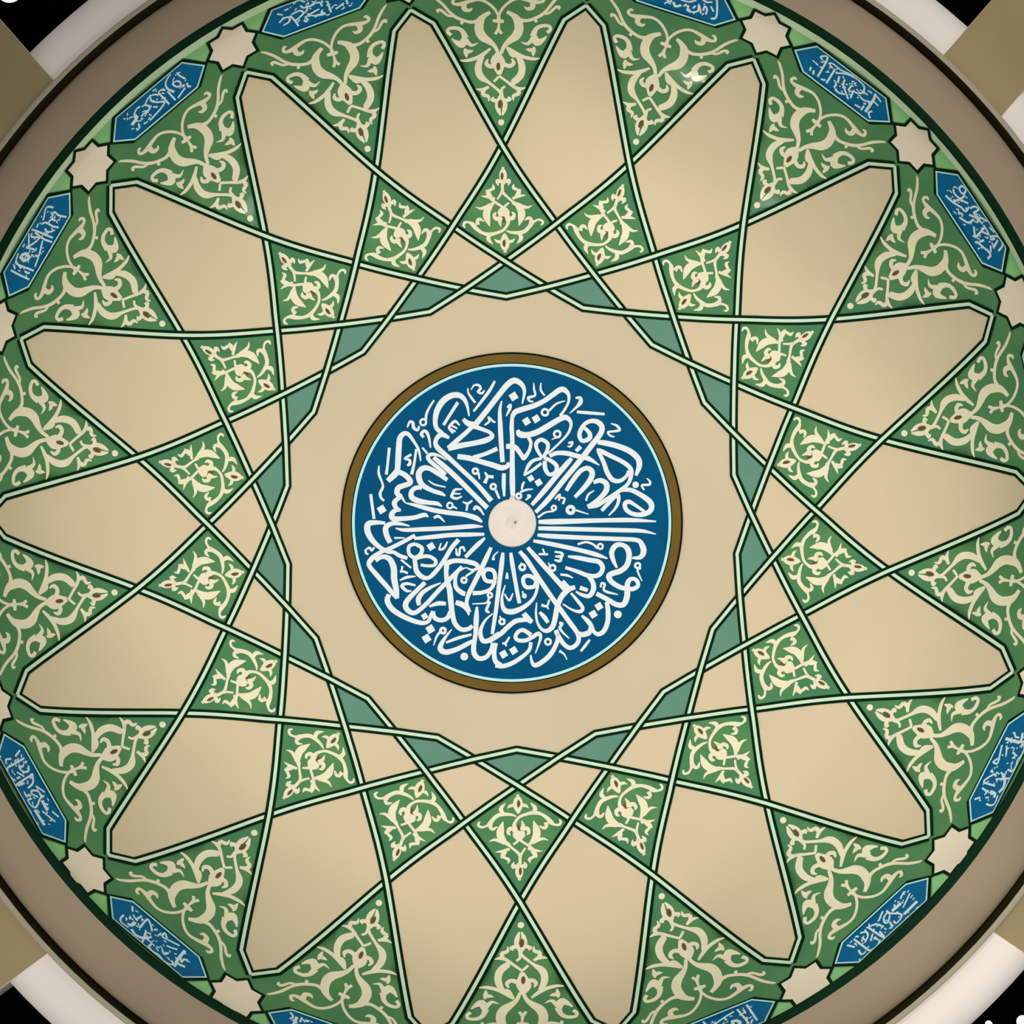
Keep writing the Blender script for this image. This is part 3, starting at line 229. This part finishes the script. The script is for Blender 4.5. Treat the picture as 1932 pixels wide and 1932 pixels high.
'C60': 'S-426,7125,14,-421,7203,14,-349,7216,14,-334,7115,14,-389,7099,14,-426,7125,14;S-459,7004,14,-399,6968,15,-303,7015,14,-303,7144,14;S-448,6797,15,-336,6838,15,-215,6917,15;S-325,6841,15,-299,6980,15,-191,7095,14;S-221,6924,15,-134,6951,15,-149,7063,14;S-127,7070,14,-107,7179,14,-46,7209,14,-49,7077,14,40,7106,14;S-184,6823,15,-116,6869,15;S-119,6783,15,7,6873,15,13,7007,14;S-69,6971,15,4,7049,14,136,7112,14;S87,6925,15,194,6840,15,206,6904,15,183,7091,14;S74,7018,14,60,7150,14,147,7219,14;S194,6996,15,290,7101,14,153,7108,14;S258,6802,15,493,6907,15,527,6809,15;S330,7106,14,393,7242,14,514,7241,14,542,7084,14;S370,7094,14,385,7163,14;S288,6846,15,310,6948,15;S420,7004,14,486,6931,15;S464,7037,14,429,7199,14;S223,7198,14,319,7224,14',
'C-140': 'S492,6754,13,447,6840,13;S500,7023,13,499,7142,13,456,7194,13,349,7168,13;S392,7116,22,343,7085,22,336,6970,22;S401,6895,13,325,6920,13;S246,7008,13,251,6756,13,175,6797,13,105,6881,13;S310,7154,22,228,7193,22,141,7148,22,82,7048,22;S168,6948,13,97,7221,13;S349,6909,13,327,6779,13;S63,6980,13,83,7084,13,20,7084,13;S-29,6834,13,-257,6743,13;S-19,6833,13,-20,6736,13,-81,6786,13;S0,7199,13,-68,7230,13,-161,7199,13,-229,7232,13,-322,7223,13,-370,7176,13;S0,7088,13,5,7208,13;S-77,7119,17,-96,7104,17;S-149,7068,13,-203,7105,13,-226,7011,13;S-347,6751,20,-371,7040,20,-420,7068,20,-497,7031,20;S-319,7110,13,-404,7174,13,-371,7022,13;S-424,7007,13,-417,6928,13,-454,6869,13;S105,6831,13,71,6779,13;S-143,6919,13,-205,6888,13,-272,6834,13;S431,6943,13,409,7006,13',
'C140': 'S-488,6871,13,-299,6997,13;S-449,6756,13,-351,6816,13;S-318,6892,26,-175,6882,27;S-251,6811,13,-232,6879,13;S-481,7119,26,-385,7121,26,-251,7126,26;S-133,6793,13,-142,6892,13,-222,7054,13,-198,7138,13,-106,7153,13,-102,7070,13;S-128,6834,13,-48,6865,13,-13,6961,13,-46,7002,13,-118,6919,13;S-60,7028,13,-39,7139,13,4,7133,13;S-96,6747,13,23,6845,13;S169,6784,13,71,6866,13,36,7018,13;S169,6800,13,128,7250,13,62,7303,13,-56,7253,13;S112,7024,13,122,7201,13;S395,6775,13,382,7055,13,369,7221,13,254,7245,13,184,7179,13;S287,6771,13,227,6838,13,248,6925,13,307,6966,13,313,6864,13;S187,6961,13,276,7060,13;S204,7043,13,207,7134,13;S458,7029,13,478,7151,13,421,7181,13;S505,6781,13,463,6925,13;S544,7209,13,547,7268,13;S352,6762,13,335,6809,13;S-410,7225,13,-468,7264,13;S-119,7239,13,-158,7256,13;S-211,7243,13,-274,7230,13',
'C-20': 'S-526,6957,13,-454,7006,13,-380,6986,13,-398,6904,13,-472,6880,13;S-360,7009,13,-320,6871,13,-299,6759,13;S-342,7021,13,-223,7033,13,-186,6953,13,-311,6877,13;S-196,7124,13,-157,7053,13,-109,7060,13,-134,6981,13,-186,6953,13;S-207,6828,13,-187,6784,13,-157,6812,13,-175,6867,13,-34,6912,13,29,6922,13;S-77,7030,13,-31,7062,13,65,7042,13,75,6954,13;S-65,6816,18,-11,6819,18,68,6798,18,37,6860,18;S160,6988,13,162,6780,13;S230,6810,13,359,6865,13;S-417,7151,13,-353,7159,13;S-521,7142,13,-474,7101,13;S-280,7213,13,-194,7247,13,-118,7163,13;S16,7132,13,87,7176,13,162,7095,13;S191,7054,13,303,7038,13,354,6938,13;S405,6957,13,400,6820,13;S279,7100,13,489,7018,13;S-69,7171,13,-113,7260,13,-32,7274,13',
'C20': 'S-65,6861,18,-29,6790,18,42,6845,18;S74,6838,13,107,6899,13;S132,6888,13,153,6777,13,270,6833,13,260,6974,13,318,6813,13;S337,6877,13,344,6971,13,381,6933,13,384,6823,13;S471,7250,13,524,6893,13,497,6781,13;S422,7010,13,474,6923,13;S198,6854,13,224,6922,13;S471,6801,13,511,6788,13;S-74,6947,13,23,6948,13,135,6957,13,211,7041,13;S-162,6860,13,-100,6845,13,-124,6969,13;S-224,6944,13,-147,6935,13,-73,7017,13;S260,7114,13,345,7063,13,430,7107,13;S132,7060,13,241,7139,13,345,7158,13;S-309,6916,13,-225,6876,13;S373,7125,13,403,7238,13,452,7215,13',
}

# ================================================================== THE SETTING
nT = 60
prof = [(R0 * math.sin(PI / 2 * i / nT), Z0 + HD * math.cos(PI / 2 * i / nT)) for i in range(1, nT + 1)]
ts = [PI / 2 * i / nT for i in range(1, nT + 1)]
prof.append((R0, ZL + 0.03))
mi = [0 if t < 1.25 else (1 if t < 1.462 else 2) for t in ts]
v = [(0, 0, Z0 + HD)]; f = []; mm = []
SEG = 216; K = len(prof)
for i in range(SEG):
    a = 2 * PI * i / SEG
    v += [(r * math.sin(a), r * math.cos(a), z) for r, z in prof]
for i in range(SEG):
    j = (i + 1) % SEG
    f.append((0, 1 + i * K, 1 + j * K)); mm.append(0)
    for q in range(K - 1):
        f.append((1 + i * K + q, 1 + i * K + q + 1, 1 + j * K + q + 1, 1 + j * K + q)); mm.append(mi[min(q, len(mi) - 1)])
dome = link_mesh('ceiling', v, f, [M['ivory'], M['lime'], M['lime_glare']], mm)
tag(dome, 'ivory painted dome with a light green band around its foot', 'ceiling', kind='structure')

lip = lathe('trim_1', [(4.514, ZL + 0.03), (4.336, ZL + 0.03), (4.334, ZL + 0.004), (4.338, ZL), (4.393, ZL)], M['dark'])
tag(lip, 'dark green line ringing the foot of the painted dome', 'trim', kind='structure')
pc = [(4.393, ZL)]
for i in range(1, 17):
    u = i / 16
    pc.append((4.393 + 0.405 * math.sin(u * PI / 2) ** 0.9, ZL - 0.012 * math.sin(u * PI) + 0.20 * (1 - math.cos(u * PI / 2)) ** 1.05))
cor = lathe('trim_2', pc, M['cornice'])
tag(cor, 'rounded taupe cornice around the painted dome', 'cornice', kind='structure')
gr = lathe('trim_3', [pc[-1], (4.800, ZL + 0.235), (4.806, ZL + 0.235), (4.806, ZL + 0.052)], M['groove'])
tag(gr, 'dark groove between the cornice and its outer rim', 'trim', kind='structure')
rm = lathe('trim_4', [(4.806, ZL + 0.052), (4.808, ZL + 0.05), (4.846, ZL + 0.05), (4.852, ZL + 0.06), (4.852, ZL + 0.16)], M['edge'])
tag(rm, 'thin grey rim outside the dark groove', 'trim', kind='structure')
ps = [(4.82, ZL + 0.14), (5.02, ZL + 0.14)]
for i in range(1, 11):
    u = R(9 * i); ps.append((5.02 + 0.345 * math.sin(u), ZL + 0.14 + 0.42 * (1 - math.cos(u))))
ps.append((5.365, 14.9))
so = lathe('wall_drum', ps, M['plaster'])
tag(so, 'white rounded drum wall outside the grey rim', 'wall', kind='structure')

def box_beam(label, x, y, dx, dy, w=0.66, length=4.6):
    d = Vector((dx, dy, 0)).normalized(); n = Vector((-d.y, d.x, 0)) * (w / 2)
    a = Vector((x, y, 0)); b = a + d * length
    def foot(q):                              # where this side of the beam meets the rim
        k = q.dot(d); return q + d * (-k + math.sqrt(max(0, k * k - q.length_squared + 4.864 ** 2)))
    a0, a1 = foot(a - n), foot(a + n)
    z0, z1 = ZL + 0.10, 14.9
    vv = [p + Vector((0, 0, z)) for z in (z0, z1) for p in (a0, a1, b + n, b - n)]
    ff = [(0, 1, 2, 3), (7, 6, 5, 4), (0, 4, 5, 1), (1, 5, 6, 2), (2, 6, 7, 3), (3, 7, 4, 0)]
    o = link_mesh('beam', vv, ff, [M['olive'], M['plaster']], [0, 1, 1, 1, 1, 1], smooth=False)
    bv = o.modifiers.new('soft_edge', 'BEVEL'); bv.width = 0.012; bv.segments = 2
    return tag(o, label, 'beam', 'four beams meeting the cornice', 'structure')
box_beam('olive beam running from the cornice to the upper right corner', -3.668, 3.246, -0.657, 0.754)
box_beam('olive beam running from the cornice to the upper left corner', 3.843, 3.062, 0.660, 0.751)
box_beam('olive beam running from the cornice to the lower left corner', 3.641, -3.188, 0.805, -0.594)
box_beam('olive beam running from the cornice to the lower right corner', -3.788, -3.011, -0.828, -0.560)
roof = lathe('ceiling_roof', [(0.01, 14.92), (9.5, 14.92), (9.5, 11.9), (9.6, 11.9), (9.6, 15.0), (0.01, 15.0)], M['void'], 64)  # near-black for lack of light; unseen outer skirt added to shut out side light
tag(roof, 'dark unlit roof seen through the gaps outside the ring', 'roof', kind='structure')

def lamp(x, y, r, label):
    o = lathe('round_lamp', [(0.002, 14.80), (r * 0.8, 14.80), (r * 0.97, 14.82), (r, 14.86)], M['lamp'], 24)
    o.location = (x, y, 0)
    h = lathe('lamp_housing', [(r, 14.83), (r * 1.12, 14.83), (r * 1.12, 14.919), (0.002, 14.919)], M['void'], 24, o)
    return tag(o, label, 'lamp')
lamp(5.236, 5.610, 0.14, 'round white lamp in the dark beside the upper left beam')
lamp(-4.933, -4.808, 0.06, 'small white lamp in the dark at the lower right corner')
lamp(-4.605, -4.833, 0.035, 'tiny pale lamp in the dark just inside the lower right lamp')

# ================================================================== STRAPWORK
half = [dp(50 - A_SH, T_SH), dp(40, T4), dp(30, T3), dp(20, T2), dp(10, T1), dp(0, T_BEND)]
def over(side, j):          # True where this strand passes over its neighbour
    return (j in (4, 2)) if side < 0 else (j in (3, 1))
def strand():
    pts = []
    for side in (-1, 1):
        h = [(side * x, y) for x, y in half]
        s = spline(h, 12)
        lifts = []
        for (x, y) in s:
            l = 0.0
            for j, k in ((4, h[1]), (3, h[2]), (2, h[3]), (1, h[4])):
                d = math.hypot(x - k[0], y - k[1])
                b = max(0.0, 1 - (d / 0.032) ** 2) if j > 1 else max(0.0, 1 - (d / 0.026) ** 2)
                l += b * (0.006 if over(side, j) else -0.002)
            lifts.append(l)
        q = [(x, y, l) for (x, y), l in zip(s, lifts)]
        tip = dp(side * 50, T_TIP)
        q = [(tip[0], tip[1], 0.0)] + q
        if side < 0: pts += q
        else: pts += list(reversed(q))[1:]
    return pts
ST = strand()
root = bpy.data.objects.new('strapwork', None); C.objects.link(root)
root.location = (0, 0, 0)
tag(root, 'interlaced mint strap edged in dark green, woven over the whole dome', 'strapwork')
b1 = MB(); ribbon(b1, [(x, y, 0.0295, 0.013 + l) for x, y, l in ST])
b2 = MB(); ribbon(b2, [(x, y, 0.081, 0.010 + l) for x, y, l in ST])
band = b1.build('band', M['mint'], root)
edge = b2.build('outline', M['dark'], band)
edge['label'] = 'dark green outline of the strap'
for k in range(18):
    if k == 0: o = band
    else:
        o = band.copy(); C.objects.link(o); o.parent = root
        e = edge.copy(); C.objects.link(e); e.parent = o
    o.rotation_euler = (0, 0, turn(20 * k))

# ================================================================== PANELS
D_AX = [20 * k for k in range(18)]
T_AX = [20 * k + 10 for k in range(18)]
def rot2(p, deg):
    a = R(deg); return (p[0] * math.cos(a) + p[1] * math.sin(a), -p[0] * math.sin(a) + p[1] * math.cos(a))
hs = spline(half, 8)                      # right half of a strand: shoulder .. bend
sh4 = [rot2(p, -40) for p in hs[:9]]      # shoulder -> crossing, crossing brought to axis 0
s43 = [rot2(p, -30) for p in hs[8:17]]    # crossing 4 -> crossing 3, crossing 3 at axis 0
mir = lambda L: [(-x, y) for x, y in L]
# ivory petals (tip on axis 0)
right = [dp(0, T_TIP)] + [(-x, y) for x, y in [rot2(p, -50) for p in hs[:9]]]       # tip, shoulder .. crossing at +10
right += s43[1:]
petal_poly = right + list(reversed(mir(right)))[1:-1]
petal = panel('petal_panel', petal_poly, M['petal'])
ringful(petal, T_AX, 'ivory petal panel with a pointed tip, %s', 'panel', 'ivory petal panels of the dome')
# ivory lozenges
loz = panel('lozenge_panel', [dp(0, T3), dp(10, T2), dp(0, T1), dp(-10, T2)], M['petal'])
ringful(loz, T_AX, 'small plain ivory lozenge between straps, %s', 'panel', 'ivory lozenges of the dome')
# teal kites
teal = panel('teal_kite_panel', [dp(0, T2), dp(10, T1), dp(0, T_BEND), dp(-10, T1)], M['teal'])
ringful(teal, D_AX, 'small grey teal kite at the inner ring, %s', 'panel', 'teal kites of the inner ring')
# green kites
kite = panel('green_kite_panel', [dp(0, T4), dp(10, T3), dp(0, T2), dp(-10, T3)], M['green'])
a_, h_ = MB(), []; strokes(DATA['KITE'], a_, h_, grow=1.18)
ar = a_.build('arabesque', M['cream'], kite); ar['label'] = 'cream scrolling leaf ornament'
for q in h_: q.build('bud_centre', M['umber'], ar)
ringful(kite, D_AX, 'small green kite with cream arabesque, %s', 'panel', 'green arabesque kites')
# green triangles
CE, CI, CO = (0.1537, 1.3845), (0.1045, 1.3355), (0.1145, 1.4525)
sd = rot2((-0.0695, T_STAR), 10)
rt = list(reversed(sh4)) + [dp(10, T_TIP), dp(10, T_STAR), sd, CE, CI]
tri_poly = rt + list(reversed(mir(rt)))[:-1]
tri = panel('green_triangle_panel', tri_poly, M['green'])
a_, h_ = MB(), []; strokes(DATA['TRI'], a_, h_, grow=1.12)
ar = a_.build('arabesque', M['cream'], tri); ar['label'] = 'cream scrolling leaf and tendril ornament'
for q in h_: q.build('bud_centre', M['umber'], ar)
ringful(tri, D_AX, 'large green triangle with cream arabesque, %s', 'panel', 'green arabesque triangles')
# stars
SA, SB = 0.0695, 0.0845
def star_poly(k, n=0.765):
    out = []
    for i in range(16):
        a = PI * i / 8; q = 1.0 if i % 2 == 0 else n
        out.append(((SA * q + k * (1 if i % 2 == 0 else 0.9)) * math.sin(a), T_STAR - (SB * q + k) * math.cos(a)))
    return out
star = panel('star', star_poly(0), M['star'], 0.008)
sm = MB(); ribbon(sm, [(x, y, 0.036, 0.0065) for x, y in star_poly(0.0042)], True)
so_ = sm.build('outline', M['dark'], star); so_['label'] = 'dark green star outline'
ringful(star, T_AX, 'pale eight pointed star by the rim, %s', 'star', 'pale stars around the rim')
# blue cartouches
hexa = [CO, CE, CI, (-CI[0], CI[1]), (-CE[0], CE[1]), (-CO[0], CO[1])]
def cart(a, code):
    o = panel('cartouche', hexa, M['blue'], 0.006)
    m1 = MB(); ribbon(m1, [(x, y, 0.015, 0.0095) for x, y in hexa], True)
    b = m1.build('border', M['sky'], o); b['label'] = 'thin pale cyan border'
    cx, cy = 0.0, 1.392
    out = []
    for x, y in hexa:
        dx, dy = x - cx, y - cy; l = math.hypot(dx * 3.1, dy * 2.76)
        out.append((x + dx / l * 0.022, y + dy / l * 0.026))
    m2 = MB(); ribbon(m2, [(x, y, 0.030, 0.005) for x, y in out], True)
    e = m2.build('outline', M['dark'], o); e['label'] = 'dark green outline'
    m3 = MB(); strokes(code, m3, None, 0.0095, 3, 1.3)
    rnd = random.Random(int(a) + 500)
    for q in range(46):                       # the fine vowel marks and dots between the letters
        x, y = rnd.uniform(-0.098, 0.098), rnd.uniform(1.352, 1.434)
        u = rnd.uniform(0, PI); l = rnd.uniform(0.002, 0.006); c = rnd.uniform(-0.002, 0.002)
        p = [(x - l * math.cos(u), y - l * math.sin(u), 0.009, 0.0095), (x + c, y + c, 0.013, 0.0095), (x + l * math.cos(u), y + l * math.sin(u), 0.007, 0.0095)]
        ribbon(m3, spline(p, 2))
    s = m3.build('inscription', M['script'], o); s['label'] = 'pale calligraphy in joined strokes'
    o.rotation_euler = (0, 0, turn(a))
    tag(o, 'blue cartouche with pale calligraphy, %s' % where(a), 'cartouche', 'blue inscription cartouches')
for a, k in ((-40, 'C-40'), (-60, 'C-60'), (40, 'C40'), (60, 'C60'), (-140, 'C-140'), (140, 'C140'), (-20, 'C-20'), (20, 'C20'),
             (120, 'C-140'), (-120, 'C140'), (160, 'C-60'), (-160, 'C40'), (0, 'C60'), (180, 'C-40'), (80, 'C-60'), (100, 'C40'), (-80, 'C60'), (-100, 'C140')):
    cart(a, DATA[k])

# ================================================================== MEDALLION
def disc(t0, t1, lift, seg=144, n=8):
    v = []; f = []
    for i in range(seg):
        a = 2 * PI * i / seg
        for q in range(n + 1):
            t = t0 + (t1 - t0) * q / n
            v.append(surf(t * math.sin(a), t * math.cos(a), lift)[0])
    k = n + 1
    for i in range(seg):
        j = (i + 1) % seg
        for q in range(n): f.append((i * k + q, j * k + q, j * k + q + 1, i * k + q + 1))
    return v, f
TM = tt(1.6385)
v, f = disc(0.004, TM * 0.94, 0.012)
med = link_mesh('medallion', v, f, M['blue_mid'])
tag(med, 'round blue medallion with white calligraphy in a dull gilt rim', 'medallion')
v, f = disc(TM * 0.938, TM, 0.016, n=2)
rim = link_mesh('rim', v, f, M['gilt'], parent=med); rim['label'] = 'dull gilt rim'
for a, b in ((TM * 0.993, TM * 1.004), (TM * 0.9355, TM * 0.9405)):
    v, f = disc(a, b, 0.018, n=1)
    e = link_mesh('rim_line', v, f, M['black'], parent=rim)
v, f = disc(TM * 0.9185, TM * 0.9345, 0.019, n=1)
wl = link_mesh('white_ring', v, f, M['sky'], parent=med); wl['label'] = 'thin white ring inside the rim'
mb = MB(); strokes(DATA['MED'], mb, None, 0.0155, 5, 0.92)
ins = mb.build('inscription', M['white'], med); ins['label'] = 'white calligraphy radiating from the centre'
# plaster rose at the crown
zc = Z0 + HD
rose = lathe('plaster_rose', [(0.001, zc - 0.062), (0.06, zc - 0.064), (0.16, zc - 0.056), (0.205, zc - 0.05), (0.222, zc - 0.058), (0.232, zc - 0.045), (0.234, zc - 0.0)], M['rose'], 72)
rose.location = (-0.006, -0.006, 0)
tag(rose, 'round white plaster rose at the centre of the blue medallion', 'ceiling rose')
lathe('boss', [(0.001, zc - 0.085), (0.035, zc - 0.085), (0.055, zc - 0.07), (0.075, zc - 0.06)], M['rose'], 32, rose)
hk = lathe('hook', [(0.001, zc - 0.14), (0.012, zc - 0.138), (0.014, zc - 0.12), (0.009, zc - 0.08)], M['rose_grey'], 16, rose)
hk.location = (-0.03, 0.0, 0); hk['label'] = 'small grey metal hook'
nb = lathe('knob', [(0.001, zc - 0.05), (0.022, zc - 0.045), (0.03, zc - 0.03), (0.03, zc - 0.005)], M['rose'], 20, rose)
nb.location = (0.0, 0.235, 0)

# ================================================================== LIGHT
w = bpy.data.worlds.new('hall_light'); bpy.context.scene.world = w; w.use_nodes = True
bg = w.node_tree.nodes['Background']; bg.inputs['Color'].default_value = (1.0, 0.97, 0.93, 1); bg.inputs['Strength'].default_value = 0.39
def area(name, loc, target, size, power, color=(1, 0.96, 0.9)):
    l = bpy.data.lights.new(name, 'AREA'); l.shape = 'DISK'; l.size = size; l.energy = power; l.color = color
    o = bpy.data.objects.new(name, l); C.objects.link(o); o.location = loc
    d = Vector(target) - Vector(loc); o.rotation_euler = d.to_track_quat('-Z', 'Y').to_euler()
    return o
def spot(name, loc, target, angle, power, radius, blend=0.15, color=(1, 0.96, 0.9)):
    l = bpy.data.lights.new(name, 'SPOT'); l.energy = power; l.color = color
    l.spot_size = R(angle); l.spot_blend = blend; l.shadow_soft_size = radius
    o = bpy.data.objects.new(name, l); C.objects.link(o); o.location = loc
    d = Vector(target) - Vector(loc); o.rotation_euler = d.to_track_quat('-Z', 'Y').to_euler()
spot('dome_fill', (0.3, 0.3, 0.4), (0, 0, 12), 41, 3550, 1.6)  # unseen spot added below to light the dome, no chandelier hangs here
area('drum_fill', (-4.5, -4.3, 7.2), (-3.9, -3.9, 12), 0.8, 92)  # unseen lamp added to brighten the lower right drum
spot('cornice_fill', (1.5, 1.5, 1.0), (-4.4, -3.0, 11.3), 28, 1500, 0.6, 0.7)  # unseen spot added to lift the cornice at lower right
area('drum_fill', (4.6, -4.6, 7.2), (3.7, -4.1, 12), 0.8, 85)  # added likewise for the lower left drum, unseen
area('drum_fill', (-4.6, 4.6, 7.2), (-3.8, 4.1, 12), 0.8, 85)  # added likewise for the upper right drum, unseen
spot('highlight_spot', (2.12, -3.87, 11.67), (-1.50, 3.91, 12.76), 24, 230, 0.04, 0.6)  # unseen narrow spot added to make the glint on the green panel opposite


# ================================================================== CAMERA
cam = bpy.data.cameras.new('camera'); co = bpy.data.objects.new('camera', cam); C.objects.link(co)
cam.sensor_width = 36; cam.sensor_fit = 'HORIZONTAL'; cam.lens = 36 * 2500 / 1932; cam.clip_end = 200
tx, ty = -0.00732079669, 0.0908656851
c1, s1, c2, s2 = math.cos(tx), math.sin(tx), math.cos(ty), math.sin(ty)
r0 = Vector((c1, 0, -s1)); r1 = Vector((-s2 * s1, c2, -s2 * c1)); r2 = Vector((c2 * s1, s2, c2 * c1))
F = lambda q: Vector((-q.x, q.y, q.z))
X, Y, Z = F(r0), F(r1), -F(r2)
mw = Matrix((X, Y, Z)).transposed().to_4x4()
mw.translation = Vector((-0.0974392532, -1.06711787, 1.6))
co.matrix_world = mw
sc = bpy.context.scene; sc.camera = co
sc.view_settings.view_transform = 'Standard'; sc.view_settings.look = 'None'
sc.view_settings.exposure = 0.0; sc.view_settings.gamma = 1.0; sc.view_settings.use_curve_mapping = False
